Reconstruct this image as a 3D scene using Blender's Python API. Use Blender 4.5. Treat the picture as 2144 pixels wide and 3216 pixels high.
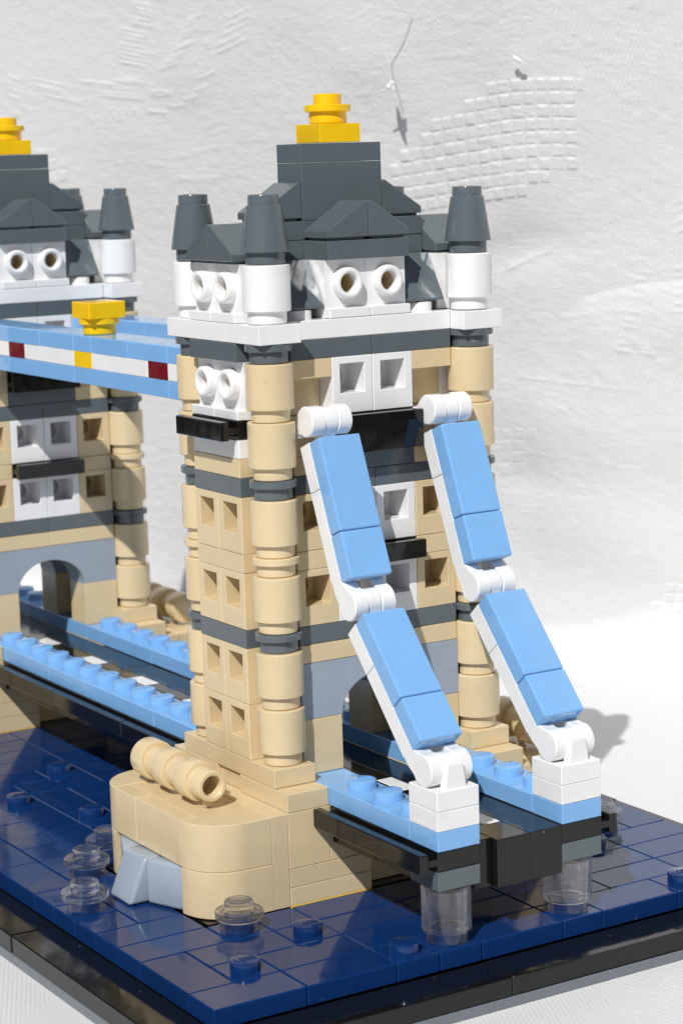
import bpy, math, random
import numpy as np
from mathutils import Matrix, Vector

for o in list(bpy.data.objects):
    bpy.data.objects.remove(o)
random.seed(7)
rng = np.random.default_rng(11)
SC = bpy.context.scene
COL = SC.collection
S = 0.0004                     # one drawing unit of the toy's grid is 0.4 mm (a stud pitch is 20 units = 8 mm)

# ------------------------------------------------------------------ camera
CAZ, CPI, CRO = 0.550331890767699, 0.16073463266599577, -0.03051250104261188
CPOS = np.array([-437.30268493, -772.02213387, 307.43649843])
CF = 6952.821260248361         # focal length in pixels of a 2144 x 3216 frame
d_ = np.array([math.sin(CAZ) * math.cos(CPI), math.cos(CAZ) * math.cos(CPI), -math.sin(CPI)])
r_ = np.cross(d_, [0, 0, 1]); r_ /= np.linalg.norm(r_); u_ = np.cross(r_, d_)
cr, sr = math.cos(CRO), math.sin(CRO)
RIGHT, UP = cr * r_ + sr * u_, -sr * r_ + cr * u_
cam = bpy.data.cameras.new('camera')
camo = bpy.data.objects.new('camera', cam); COL.objects.link(camo)
camo.matrix_world = Matrix(((RIGHT[0], UP[0], -d_[0], CPOS[0] * S), (RIGHT[1], UP[1], -d_[1], CPOS[1] * S),
                            (RIGHT[2], UP[2], -d_[2], CPOS[2] * S), (0, 0, 0, 1)))
cam.sensor_fit = 'HORIZONTAL'; cam.sensor_width = 36.0; cam.lens = CF / 2144 * 36.0
cam.clip_start = 0.01; cam.clip_end = 50.0
cam.dof.use_dof = True; cam.dof.focus_distance = 0.372; cam.dof.aperture_fstop = 80.0
SC.camera = camo

# ------------------------------------------------------------------ light
SUN = np.array([0.767, 0.641, -1.0]); SUN /= np.linalg.norm(SUN)      # the way the sunlight travels
w = bpy.data.worlds.new('World'); SC.world = w; w.use_nodes = True
nt = w.node_tree; nt.nodes.clear()
sky = nt.nodes.new('ShaderNodeTexSky'); sky.sky_type = 'NISHITA'; sky.sun_disc = False
sky.sun_elevation = math.asin(-SUN[2]); sky.sun_rotation = math.atan2(-SUN[0], -SUN[1])
sky.air_density = 0.6; sky.dust_density = 1.0; sky.ozone_density = 0.6
bg = nt.nodes.new('ShaderNodeBackground'); bg.inputs['Strength'].default_value = 0.05
wo = nt.nodes.new('ShaderNodeOutputWorld')
nt.links.new(sky.outputs[0], bg.inputs[0]); nt.links.new(bg.outputs[0], wo.inputs[0])
sun = bpy.data.lights.new('sun', 'SUN'); sun.energy = 5.0; sun.angle = math.radians(0.55); sun.color = (1.0, 0.985, 0.965)
suno = bpy.data.objects.new('sun', sun); COL.objects.link(suno)
suno.rotation_euler = Vector(SUN).to_track_quat('-Z', 'Y').to_euler(); suno.location = (-0.4, -0.4, 0.8)
SC.view_settings.view_transform = 'Standard'; SC.view_settings.look = 'None'
SC.view_settings.gamma = 1.0; SC.view_settings.exposure = -0.42; SC.view_settings.use_curve_mapping = False
SC.render.engine = 'CYCLES'
SC.cycles.use_denoising = True; SC.cycles.max_bounces = 12; SC.cycles.transmission_bounces = 10; SC.cycles.diffuse_bounces = 4; SC.cycles.glossy_bounces = 4; SC.cycles.transparent_max_bounces = 12
SC.cycles.sample_clamp_indirect = 6.0; SC.cycles.blur_glossy = 0.3

# ------------------------------------------------------------------ materials
def nodes(name):
    m = bpy.data.materials.new(name); m.use_nodes = True
    t = m.node_tree; b = t.nodes['Principled BSDF']
    return m, t, b

def plastic(name, col, rough=0.16, dust=0.0, var=0.03, sss=0.0):
    m, t, b = nodes(name)
    tc = t.nodes.new('ShaderNodeTexCoord')
    geo = t.nodes.new('ShaderNodeNewGeometry')
    oi = t.nodes.new('ShaderNodeObjectInfo')
    n1 = t.nodes.new('ShaderNodeTexNoise'); n1.inputs['Scale'].default_value = 420; n1.inputs['Detail'].default_value = 4
    t.links.new(geo.outputs['Position'], n1.inputs['Vector'])
    # each piece differs a little in shade from its neighbour
    hv = t.nodes.new('ShaderNodeHueSaturation'); hv.inputs['Color'].default_value = (*col, 1)
    mr = t.nodes.new('ShaderNodeMapRange'); mr.inputs['To Min'].default_value = 1 - var; mr.inputs['To Max'].default_value = 1 + var
    t.links.new(oi.outputs['Random'], mr.inputs['Value']); t.links.new(mr.outputs[0], hv.inputs['Value'])
    out = hv.outputs['Color']
    # handling marks: faint cloudiness of the colour
    n4 = t.nodes.new('ShaderNodeTexNoise'); n4.inputs['Scale'].default_value = 150; n4.inputs['Detail'].default_value = 5; n4.inputs['Roughness'].default_value = .65
    t.links.new(geo.outputs['Position'], n4.inputs['Vector'])
    m4 = t.nodes.new('ShaderNodeMapRange'); m4.inputs['From Min'].default_value = .3; m4.inputs['From Max'].default_value = .7
    m4.inputs['To Min'].default_value = .955; m4.inputs['To Max'].default_value = 1.03
    t.links.new(n4.outputs['Fac'], m4.inputs['Value'])
    vm = t.nodes.new('ShaderNodeMath'); vm.operation = 'MULTIPLY'
    t.links.new(mr.outputs[0], vm.inputs[0]); t.links.new(m4.outputs[0], vm.inputs[1]); t.links.new(vm.outputs[0], hv.inputs['Value'])
    if dust > 0:
        v = t.nodes.new('ShaderNodeTexVoronoi'); v.inputs['Scale'].default_value = 330; v.feature = 'F1'
        t.links.new(geo.outputs['Position'], v.inputs['Vector'])
        rp = t.nodes.new('ShaderNodeMapRange'); rp.inputs['From Min'].default_value = 0.075; rp.inputs['From Max'].default_value = 0.05
        t.links.new(v.outputs['Distance'], rp.inputs['Value'])
        n3 = t.nodes.new('ShaderNodeTexNoise'); n3.inputs['Scale'].default_value = 130
        t.links.new(geo.outputs['Position'], n3.inputs['Vector'])
        r3 = t.nodes.new('ShaderNodeMapRange'); r3.inputs['From Min'].default_value = 0.5; r3.inputs['From Max'].default_value = 0.56
        t.links.new(n3.outputs['Fac'], r3.inputs['Value'])
        mu = t.nodes.new('ShaderNodeMath'); mu.operation = 'MULTIPLY'
        t.links.new(rp.outputs[0], mu.inputs[0]); t.links.new(r3.outputs[0], mu.inputs[1])
        mx = t.nodes.new('ShaderNodeMix'); mx.data_type = 'RGBA'
        m2 = t.nodes.new('ShaderNodeMath'); m2.operation = 'MULTIPLY'; m2.inputs[1].default_value = dust
        t.links.new(mu.outputs[0], m2.inputs[0]); t.links.new(m2.outputs[0], mx.inputs['Factor'])
        t.links.new(out, mx.inputs['A']); mx.inputs['B'].default_value = (0.5, 0.48, 0.44, 1)
        out = mx.outputs['Result']
    t.links.new(out, b.inputs['Base Color'])
    rr = t.nodes.new('ShaderNodeMapRange'); rr.inputs['From Min'].default_value = 0.3; rr.inputs['From Max'].default_value = 0.75
    rr.inputs['To Min'].default_value = rough * 0.6; rr.inputs['To Max'].default_value = rough * 1.7
    t.links.new(n1.outputs['Fac'], rr.inputs['Value']); t.links.new(rr.outputs[0], b.inputs['Roughness'])
    b.inputs['IOR'].default_value = 1.5
    # moulded faces are never optically flat: a very slow swell
    n2 = t.nodes.new('ShaderNodeTexNoise'); n2.inputs['Scale'].default_value = 95; n2.inputs['Detail'].default_value = 2
    t.links.new(geo.outputs['Position'], n2.inputs['Vector'])
    bp = t.nodes.new('ShaderNodeBump'); bp.inputs['Strength'].default_value = 0.11; bp.inputs['Distance'].default_value = 0.0006
    t.links.new(n2.outputs['Fac'], bp.inputs['Height']); t.links.new(bp.outputs[0], b.inputs['Normal'])
    if sss:
        b.inputs['Subsurface Weight'].default_value = sss
        b.inputs['Subsurface Radius'].default_value = (0.0012, 0.0008, 0.0005)
        b.inputs['Subsurface Scale'].default_value = 1.0
    return m

M = {
    'tan': plastic('tan_plastic', (0.705, 0.563, 0.34), 0.145, dust=0.12, var=0.03),
    'white': plastic('white_plastic', (0.85, 0.85, 0.845), 0.17, dust=-0.0, var=0.012),
    'dgrey': plastic('dark_grey_plastic', (0.106, 0.129, 0.142), 0.14, dust=0.25, var=0.05),
    'lgrey': plastic('light_grey_plastic', (0.33, 0.385, 0.455), 0.2),
    'blue': plastic('medium_blue_plastic', (0.21, 0.445, 0.78), 0.10, dust=0.3, var=0.03),
    'navy': plastic('dark_blue_plastic', (0.0045, 0.030, 0.128), 0.085, dust=0.12, var=0.08),
    'black': plastic('black_plastic', (0.007, 0.007, 0.007), 0.085, dust=0.3, var=0.1),
    'yellow': plastic('yellow_plastic', (0.90, 0.555, 0.006), 0.15),
    'red': plastic('dark_red_plastic', (0.16, 0.004, 0.012), 0.15),
    'base': plastic('base_grey_plastic', (0.16, 0.18, 0.20), 0.3),
}
mg, tg, bgl = nodes('clear_plastic')
bgl.inputs['Base Color'].default_value = (1, 1, 1, 1); bgl.inputs['Transmission Weight'].default_value = 0.985; bgl.inputs['Coat Weight'].default_value = 0.6; bgl.inputs['Coat Roughness'].default_value = 0.04
bgl.inputs['Roughness'].default_value = 0.0; bgl.inputs['IOR'].default_value = 1.5
tr = tg.nodes.new('ShaderNodeBsdfTransparent'); tr.inputs[0].default_value = (.99, .99, .99, 1)
mxs = tg.nodes.new('ShaderNodeMixShader'); mxs.inputs[0].default_value = 0.32
og = tg.nodes['Material Output']
tg.links.new(bgl.outputs[0], mxs.inputs[1]); tg.links.new(tr.outputs[0], mxs.inputs[2]); tg.links.new(mxs.outputs[0], og.inputs['Surface'])
M['clear'] = mg

# ------------------------------------------------------------------ mesh helpers (all in toy units)
class MB:
    def __init__(s): s.v = []; s.f = []; s.sm = []
    def add(s, vs, fs, smooth=False):
        n = len(s.v); s.v += [tuple(map(float, q)) for q in vs]
        for f in fs: s.f.append(tuple(n + i for i in f)); s.sm.append(smooth)
        return s
    def box(s, x0, y0, z0, x1, y1, z1, c=0.3):
        """box with chamfered edges"""
        c = min(c, (x1 - x0) * .45, (y1 - y0) * .45, (z1 - z0) * .45)
        ax = ((x0, x1), (y0, y1), (z0, z1)); vs = []; ix = {}
        for a in range(3):
            for i in range(8):
                b = [(i >> k) & 1 for k in range(3)]
                p = [ax[k][b[k]] + (0 if k == a else (c if b[k] == 0 else -c)) for k in range(3)]
                ix[(a, tuple(b))] = len(vs); vs.append(p)
        fs = []
        for a in range(3):
            u, v_ = (a + 1) % 3, (a + 2) % 3
            for sgn in (0, 1):
                q = []
                for bu, bv in ((0, 0), (1, 0), (1, 1), (0, 1)):
                    b = [0, 0, 0]; b[a] = sgn; b[u] = bu; b[v_] = bv; q.append(ix[(a, tuple(b))])
                fs.append(q if sgn else q[::-1])
        for a in range(3):          # edges along axis a
            u, v_ = (a + 1) % 3, (a + 2) % 3
            for bu in (0, 1):
                for bv in (0, 1):
                    b0 = [0, 0, 0]; b1 = [0, 0, 0]; b0[u] = b1[u] = bu; b0[v_] = b1[v_] = bv; b1[a] = 1
                    q = [ix[(u, tuple(b0))], ix[(u, tuple(b1))], ix[(v_, tuple(b1))], ix[(v_, tuple(b0))]]
                    fs.append(q if (bu ^ bv) else q[::-1])
        for i in range(8):
            b = tuple((i >> k) & 1 for k in range(3)); q = [ix[(0, b)], ix[(1, b)], ix[(2, b)]]
            fs.append(q if sum(b) % 2 else q[::-1])
        return s.add(vs, fs)
    def lathe(s, prof, o=(0, 0, 0), axis='z', n=28, a0=0.0):
        """turned solid: prof is a list of (r, t) up the axis; r = 0 closes it"""
        vs = []; rows = []
        for r, t in prof:
            if r < 1e-6: rows.append([len(vs)]); vs.append((0, 0, t)); continue
            rows.append(list(range(len(vs), len(vs) + n)))
            for k in range(n):
                a = a0 + 2 * math.pi * k / n; vs.append((r * math.cos(a), r * math.sin(a), t))
        fs = []
        for a, b in zip(rows, rows[1:]):
            for k in range(n):
                k2 = (k + 1) % n
                if len(a) == 1 and len(b) == 1: continue
                if len(a) == 1: fs.append((a[0], b[k2], b[k]))
                elif len(b) == 1: fs.append((a[k], a[k2], b[0]))
                else: fs.append((a[k], a[k2], b[k2], b[k]))
        if axis == '-y': vs = [(x, -z, y) for x, y, z in vs]
        elif axis == 'y': vs = [(-x, z, y) for x, y, z in vs]
        elif axis == 'x': vs = [(z, x, y) for x, y, z in vs]
        if axis == 'y': pass
        vs = [(x + o[0], y + o[1], z + o[2]) for x, y, z in vs]
        return s.add(vs, fs, True)
    def prism(s, poly, a0, a1, axis='x', c=0.0, sm=False):
        """polygon swept along an axis, ends optionally chamfered. axis x: poly in (y,z); y: (x,z); z: (x,y)"""
        n = len(poly); P = np.array(poly, float); cen = P.mean(0)
        area = 0.5 * sum(P[i][0] * P[(i + 1) % n][1] - P[(i + 1) % n][0] * P[i][1] for i in range(n))
        if area < 0: P = P[::-1].copy()
        if c > 0:
            I = []
            for i in range(n):
                e0 = P[i] - P[i - 1]; e1 = P[(i + 1) % n] - P[i]
                n0 = np.array([-e0[1], e0[0]]) / (np.linalg.norm(e0) + 1e-9); n1 = np.array([-e1[1], e1[0]]) / (np.linalg.norm(e1) + 1e-9)
                k = 1 + n0 @ n1; I.append(P[i] + c * (n0 + n1) / max(k, .3))
            I = np.array(I); L = [(I, a0), (P, a0 + c), (P, a1 - c), (I, a1)]
        else: L = [(P, a0), (P, a1)]
        vs = []
        for Q, t in L:
            for p, q in Q: vs.append({'x': (t, p, q), 'y': (p, t, q), 'z': (p, q, t)}[axis])
        fs = [tuple(range(n))[::-1], tuple((len(L) - 1) * n + i for i in range(n))]
        for l in range(len(L) - 1):
            for i in range(n):
                j = (i + 1) % n; fs.append((l * n + i, l * n + j, (l + 1) * n + j, (l + 1) * n + i))
        if axis == 'y': fs = [f[::-1] for f in fs]
        return s.add(vs, fs, sm)
    def stud(s, x, y, z, r=6.0, h=4.0, mark=True):
        s.lathe([(r, z - .3), (r, z + h - .5), (r - .15, z + h - .15), (r - .5, z + h), (0, z + h)], (x, y, 0), n=24)
        if mark:                              # raised lettering on the stud top
            t = z + h; wd = .55
            def bar(ax, ay, bx, by): s.box(x + ax, y + ay, t - .05, x + bx, y + by, t + .32, .08)
            L0 = -4.2
            bar(L0, -1.5, L0 + wd, 1.5); bar(L0 + wd, -1.5, L0 + 1.5, -1.5 + wd)
            E0 = -1.95
            bar(E0, -1.5, E0 + wd, 1.5)
            for yy in (-1.5, -.28, .95): bar(E0 + wd, yy, E0 + 1.5, yy + wd)
            G0 = .3
            bar(G0, -1.5, G0 + wd, 1.5); bar(G0 + wd, .95, G0 + 1.6, 1.5); bar(G0 + wd, -1.5, G0 + 1.6, -.95); bar(G0 + 1.1, -.95, G0 + 1.6, .1)
            O0 = 2.55
            bar(O0, -1.5, O0 + wd, 1.5); bar(O0 + 1.25, -1.5, O0 + 1.8, 1.5); bar(O0 + wd, .95, O0 + 1.25, 1.5); bar(O0 + wd, -1.5, O0 + 1.25, -.95)
        return s
    def tf(s, fn): s.v = [tuple(fn(*q)) for q in s.v]; return s
    def mesh(s, name, mat):
        me = bpy.data.meshes.new(name)
        me.from_pydata([(x * S, y * S, z * S) for x, y, z in s.v], [], s.f)
        me.polygons.foreach_set('use_smooth', s.sm)
        me.materials.append(M[mat] if isinstance(mat, str) else mat)
        if any(s.sm):                          # creases stay crisp on turned parts
            import bmesh
            bm = bmesh.new(); bm.from_mesh(me)
            for e in bm.edges:
                if len(e.link_faces) == 2 and e.calc_face_angle(0) > math.radians(32): e.smooth = False
            bm.to_mesh(me); bm.free()
        me.update(); return me

CACHE = {}
def cached(key, fn):
    if key not in CACHE: CACHE[key] = fn()
    return CACHE[key]

G = 0.11      # clearance on every side of a piece
def m_box(sx, sy, sz, mat, c=0.24):
    return cached(('box', sx, sy, sz, mat, c), lambda: MB().box(G, G, 0.05, sx - G, sy - G, sz - 0.13, c).mesh('brick_%g_%g_%g' % (sx, sy, sz), mat))
def m_stud_plate(nx, ny, sz, mat, skip=(), mark=True):
    def f():
        b = MB().box(G, G, 0.04, nx * 20 - G, ny * 20 - G, sz - 0.1, .32)
        for i in range(nx):
            for j in range(ny):
                if (i, j) not in skip: b.stud(i * 20 + 10, j * 20 + 10, sz - .1, mark=mark)
        return b.mesh('studded_plate', mat)
    return cached(('sp', nx, ny, sz, mat, skip, mark), f)
def rounded_box(sx, sy, sz, mat, r=1.1, seg=3):
    def f():
        import bmesh
        bm = bmesh.new(); bmesh.ops.create_cube(bm, size=1.0)
        for v in bm.verts: v.co = Vector(((v.co.x + .5) * (sx - 2 * G) + G, (v.co.y + .5) * (sy - 2 * G) + G, (v.co.z + .5) * sz))
        ed = [e for e in bm.edges if max(v.co.z for v in e.verts) > sz - 1e-4]
        rest = [e for e in bm.edges if e not in ed]
        bmesh.ops.bevel(bm, geom=ed, offset=r, segments=seg, profile=.5, affect='EDGES')
        for v in bm.verts: v.co *= S
        me = bpy.data.meshes.new('tile'); bm.to_mesh(me); bm.free()
        me.materials.append(M[mat]); return me
    return cached(('rb', sx, sy, sz, mat, r), f)

RB = [(0, 0), (7.7, 0), (8.1, .4), (8.1, 5.0), (9.6, 5.0), (9.95, 5.35), (9.95, 23.4), (9.6, 23.9), (0, 23.9)]
RP = [(0, 0), (7.7, 0), (8.1, .4), (8.1, 4.9), (9.6, 4.9), (9.95, 5.2), (9.95, 7.6), (9.6, 7.92), (0, 7.92)]
CONE = [(0, 0), (7.7, 0), (8.1, .4), (8.1, 5.0), (9.9, 5.0), (10.05, 5.25), (7.15, 23.6), (6.75, 23.95), (6.35, 24), (6.35, 27.6), (6.2, 27.9), (5.7, 28.1),
        (4.6, 28.1), (4.2, 27.6), (4.2, 25.0), (0, 25.0)]
def m_round_brick(mat): return cached(('rbk', mat), lambda: MB().lathe(RB, n=36).lathe([(1.0, 0), (1.0, .10), (.75, .16), (.6, .05), (0, .05)], (0, -9.93, 17.5), '-y', 10).mesh('round_brick', mat))
def m_round_plate(mat, stud=False):
    pr = RP if not stud else RP[:-1] + [(6.0, 7.92), (6.0, 12.0), (5.6, 12.4), (0, 12.4)]
    return cached(('rpl', mat, stud), lambda: MB().lathe(pr, n=36).mesh('round_plate', mat))
def m_cone(mat): return cached(('cone', mat), lambda: MB().lathe(CONE, n=36).mesh('cone_brick', mat))

def face_hole(b, x0, z0, x1, z1, cx, cz, r, y, n=28, flip=False):
    """a flat rectangle (facing -y at y) with a round hole in it"""
    an = [2 * math.pi * k / n for k in range(n)] + [math.atan2(z - cz, x - cx) % (2 * math.pi) for x in (x0, x1) for z in (z0, z1)]
    an = sorted(an); vs = []
    for a in an:
        c, s_ = math.cos(a), math.sin(a); t = 1e9
        if c > 1e-9: t = min(t, (x1 - cx) / c)
        if c < -1e-9: t = min(t, (x0 - cx) / c)
        if s_ > 1e-9: t = min(t, (z1 - cz) / s_)
        if s_ < -1e-9: t = min(t, (z0 - cz) / s_)
        vs += [(cx + r * c, y, cz + r * s_), (cx + t * c, y, cz + t * s_)]
    m = len(an); fs = []
    for k in range(m):
        k2 = (k + 1) % m; q = (2 * k, 2 * k + 1, 2 * k2 + 1, 2 * k2)
        fs.append(q[::-1] if flip else q)
    b.add(vs, [f[::-1] for f in fs])

def m_window(mat):
    """1 x 1 brick seen on the side with the square recess; faces -y"""
    def f():
        b = MB(); g = G; X0, X1, Y0, Y1, Z0, Z1 = g, 20 - g, g, 20 - g, .04, 23.9
        hx0, hx1, hz0, hz1, dp = 4.0, 16.0, 8.6, 20.9, 15.0
        c = .3
        # front ring with a chamfered rim
        o = [(X0 + c, Y0, Z0 + c), (X1 - c, Y0, Z0 + c), (X1 - c, Y0, Z1 - c), (X0 + c, Y0, Z1 - c)]
        o2 = [(X0, Y0 + c, Z0), (X1, Y0 + c, Z0), (X1, Y0 + c, Z1), (X0, Y0 + c, Z1)]
        o3 = [(X0, Y1, Z0), (X1, Y1, Z0), (X1, Y1, Z1), (X0, Y1, Z1)]
        i1 = [(hx0 - .2, Y0, hz0 - .2), (hx1 + .2, Y0, hz0 - .2), (hx1 + .2, Y0, hz1 + .2), (hx0 - .2, Y0, hz1 + .2)]
        i2 = [(hx0, Y0 + .25, hz0), (hx1, Y0 + .25, hz0), (hx1, Y0 + .25, hz1), (hx0, Y0 + .25, hz1)]
        i3 = [(x, dp, z) for x, _, z in i2]
        def ring(A, B):
            b.add(A + B, [(k, (k + 1) % 4, 4 + (k + 1) % 4, 4 + k) for k in range(4)])
        ring(o, i1); ring(i1, i2); ring(i2, i3); ring(o2, o); ring(o3, o2)
        b.add(o3, [(3, 2, 1, 0)])
        face_hole(b, hx0, hz0, hx1, hz1, 10, 14.6, 4.0, dp)
        b.lathe([(4.0, -dp), (4.0, -dp - 4.5), (0, -dp - 4.5)][::-1], (10, 0, 14.6), '-y', 24)
        b.f[-1]
        return b.mesh('window_brick', mat)
    return cached(('win', mat), f)

def m_lamp(mat):
    """1 x 1 brick with a hollow stud on its recessed front and a lip below; faces -y"""
    def f():
        b = MB(); g = G; X0, X1, Y0, Y1, Z0, Z1 = g, 20 - g, 4.0, 20 - g, .04, 23.9
        face_hole(b, X0, Z0, X1, Z1, 10, 14.2, 4.0, Y0)
        b.add([(X0, Y0, Z0), (X1, Y0, Z0), (X1, Y0, Z1), (X0, Y0, Z1), (X0, Y1, Z0), (X1, Y1, Z0), (X1, Y1, Z1), (X0, Y1, Z1)],
              [(0, 4, 5, 1), (1, 5, 6, 2), (2, 6, 7, 3), (3, 7, 4, 0), (4, 7, 6, 5)])
        b.box(X0 + .03, 0.05, Z0 + .02, X1 - .03, Y0 + .4, 4.0, .3)
        b.box(8.4, Y0 - .35, 5.0, 11.6, Y0 + .3, 5.7, .1)
        # hollow stud: outer wall, rounded rim, bore
        pr = [(6.6, -Y0 - .1), (6.6, -.9), (6.45, -.3), (6.05, .1), (5.5, .3), (4.9, .25), (4.45, -.05), (4.15, -.5), (4.0, -1.2), (4.0, -4.2), (4.0, -13.5), (0, -13.5)]
        b.lathe(pr, (10, 0, 14.2), '-y', 32)
        me = b.mesh('lamp_brick', mat); me.materials.append(M['tan'])
        for p_ in me.polygons:                        # warm brown shade painted in: inner bore and its end coloured tan
            if 8.5 * S < p_.center.y < 14 * S and abs(p_.center.x - 10 * S) < 4.5 * S and abs(p_.center.z - 14.2 * S) < 4.5 * S: p_.material_index = 1
        return me
    return cached(('lamp', mat), f)

def m_rail_panel(n, mat):
    L = n * 20
    def f():
        b = MB().box(G, 0, .04, L - G, 20 - G, 15.9, .3)
        for z in (2.6, 10.6): b.box(G + .02, -4.4, z, L - G - .02, .4, z + 2.8, .1)
        b.box(G, -8, .04, L - G, -4.2, 15.9, .35)
        return b.mesh('rail_panel', mat)
    return cached(('railp', n, mat), f)
def m_rail_plate(n, mat):
    """plate with a rail standing off its front edge; faces -y"""
    L = n * 20
    def f():
        b = MB().box(G, 0, .04, L - G, 20 - G, 7.9, .3)
        b.box(G + .02, -4.4, 2.6, L - G - .02, .4, 5.4, .1)
        b.box(G, -8, .04, L - G, -4.2, 7.9, .35)
        return b.mesh('rail_plate', mat)
    return cached(('rail', n, mat), f)

CH = [(0.1, 1.1), (19.9, 1.1), (19.9, 15.1), (19.6, 15.7), (19.0, 15.95), (18.2, 15.75), (0.75, 4.35), (0.25, 4.0), (0.1, 3.4)]
def m_cheese(mat):
    """small wedge, low edge on the -x side"""
    def f():
        b = MB().prism(CH, .1, 19.9, 'y', .25); b.box(1.6, 1.6, 0, 18.4, 18.4, 1.4, .05)
        return b.mesh('slope_brick', mat)
    return cached(('cheese', mat), f)

def m_arch(mat):
    def f():
        pts = [(20 * math.cos(a), 16 * math.sin(a)) for a in np.linspace(0, math.pi, 25)]
        poly = [(.1, .05), (20, .05)] + [(40 + x, .05 + z) for x, z in pts[::-1]] + [(60, .05), (79.9, .05), (79.9, 23.9), (.1, 23.9)]
        # dedupe the springing points
        q = []
        for p_ in poly:
            if not q or abs(q[-1][0] - p_[0]) + abs(q[-1][1] - p_[1]) > 1e-4: q.append(p_)
        return MB().prism(q, .1, 19.9, 'y').mesh('arch_brick', mat)
    return cached(('arch', mat), f)

# ------------------------------------------------------------------ scene tree helpers
def empty(name, loc=(0, 0, 0), parent=None):
    o = bpy.data.objects.new(name, None); COL.objects.link(o); o.empty_display_size = .01
    o.parent = parent; o.location = [c * S for c in loc]; return o
JIT = random.Random(3); LONG = {'strut_tile2', 'strut_tile1', 'strut_top', 'strut_bottom', 'brick_320_640_4.4', 'brick_278_598_6', 'foundation'}
def put(part, name, me, loc, rot=0.0):
    o = bpy.data.objects.new(name, me); COL.objects.link(o); o.parent = part
    j = JIT.gauss(0, .035); k = JIT.gauss(0, .035)
    o.location = [(loc[0] + j) * S, (loc[1] + k) * S, loc[2] * S]
    o.rotation_euler = (math.radians(JIT.gauss(0, .06)), math.radians(JIT.gauss(0, .06)), math.radians(rot + JIT.gauss(0, .10))) if me.name.split('.')[0] not in LONG else (0, 0, math.radians(rot)); return o
def face(part, name, me, x, y, z, f, sx=20, sy=20):
    """stand a -y facing piece on its footprint's least corner, turned to face f"""
    rot = {'-y': 0, '-x': -90, '+y': 180, '+x': 90}[f]
    loc = {'-y': (x, y, z), '-x': (x, y + sx, z), '+y': (x + sx, y + sy, z), '+x': (x + sy, y, z)}[f]
    return put(part, name, me, loc, rot)

# ================================================================== the white cloth (table top sweeping up into a backdrop)
NH = np.array([-0.866, -0.5]); EH = np.array([-0.5, 0.866]); B0 = np.array([411.0, 273.0])
ZG = -20.6; LEAN = math.radians(14.0); PM = math.pi / 2 + LEAN
def foot_radius(e):
    t = np.clip((60 - e) / 150, 0, 1); return 25 + 38 * t * t * (3 - 2 * t)
def sheet(e, s):
    """cloth surface without relief: e along the foot of the backdrop, s up the sheet"""
    RC = foot_radius(e); ph = np.clip(s / RC, 0, PM); up = np.maximum(s - RC * PM, 0)
    b = np.where(s < 0, s, RC * np.sin(ph) + up * math.cos(PM)); z = ZG + np.where(s < 0, 0, RC * (1 - np.cos(ph)) + up * math.sin(PM))
    x = B0[0] + e * EH[0] - b * NH[0]; y = B0[1] + e * EH[1] - b * NH[1]
    nb, nz = -np.sin(ph), np.cos(ph)
    n = np.stack([-nb * NH[0], -nb * NH[1], nz], -1)
    return np.stack([x, y, z], -1), n
def on_sheet(u, v):
    """(e, s) on the upright part of the cloth met by the line of sight through photograph pixel u, v"""
    d = (u - 1072) / CF * RIGHT - (v - 1608) / CF * UP + d_
    e = 0.0
    for _ in range(4):
        RC = float(foot_radius(e)); p0, n0 = sheet(np.array(e), np.array(RC * PM + 1)); t = ((p0 - CPOS) @ n0) / (d @ n0); q = CPOS + t * d
        e = (q[:2] - B0) @ EH
    s = RC * PM + (q[2] - ZG - RC * (1 - math.cos(PM))) / math.sin(PM)
    return e, s
c00, c10, c01 = on_sheet(-60, 1900), on_sheet(2260, 1900), on_sheet(1072, -80)
e_lo = min(c10[0], on_sheet(2260, -80)[0]); e_hi = max(c00[0], on_sheet(-60, -80)[0])
s_hi = max(on_sheet(-60, -80)[1], on_sheet(2260, -80)[1])
ES = np.concatenate([np.linspace(-1600, e_lo - 8, 26), np.linspace(e_lo, e_hi, 900), np.linspace(e_hi + 8, 1700, 26)])
SS = np.concatenate([-np.geomspace(2000, 40, 40), np.linspace(-36, -2, 30), np.linspace(0, s_hi, 860), np.linspace(s_hi + 8, 900, 14)])
EE, TT = np.meshgrid(ES, SS)
H = np.zeros_like(EE)
amp = np.clip((TT + 60) / 120, 0, 1)
# slow drape of the hanging cloth
H += amp * (3.2 * np.sin(EE / 92 + .6 * np.sin(TT / 140)) + 2.4 * np.sin(EE / 47 + TT / 210 + 1.7) + 1.3 * np.sin(TT / 58 + EE / 130))
def bump(u, v, su, sv, a, rot=0.0):
    e, s = on_sheet(u, v); c, k = math.cos(rot), math.sin(rot)
    x = (EE - e) * c + (TT - s) * k; y = -(EE - e) * k + (TT - s) * c
    return a * np.exp(-(x / su) ** 2 - (y / sv) ** 2)
H += bump(1700, 1300, 60, 26, 3.5, .3) + bump(1650, 1500, 22, 16, -3.0) + bump(300, 420, 80, 60, 3.0)
H += bump(1560, 800, 60, 14, -2.6, -.25) + bump(2000, 1700, 70, 30, 3.0, .2)
def puff(u, v, r, a):            # a fold with a sharp upper lip, as where the damask stands off
    e, s = on_sheet(u, v); x = EE - e; y = TT - s
    q = np.sqrt((x / r) ** 2 + (y / (r * .8)) ** 2); return a * np.clip(1 - q, 0, 1) ** .6 * (1 / (1 + np.exp((y - r * .5 - .12 * x) / 1.6)))
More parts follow.
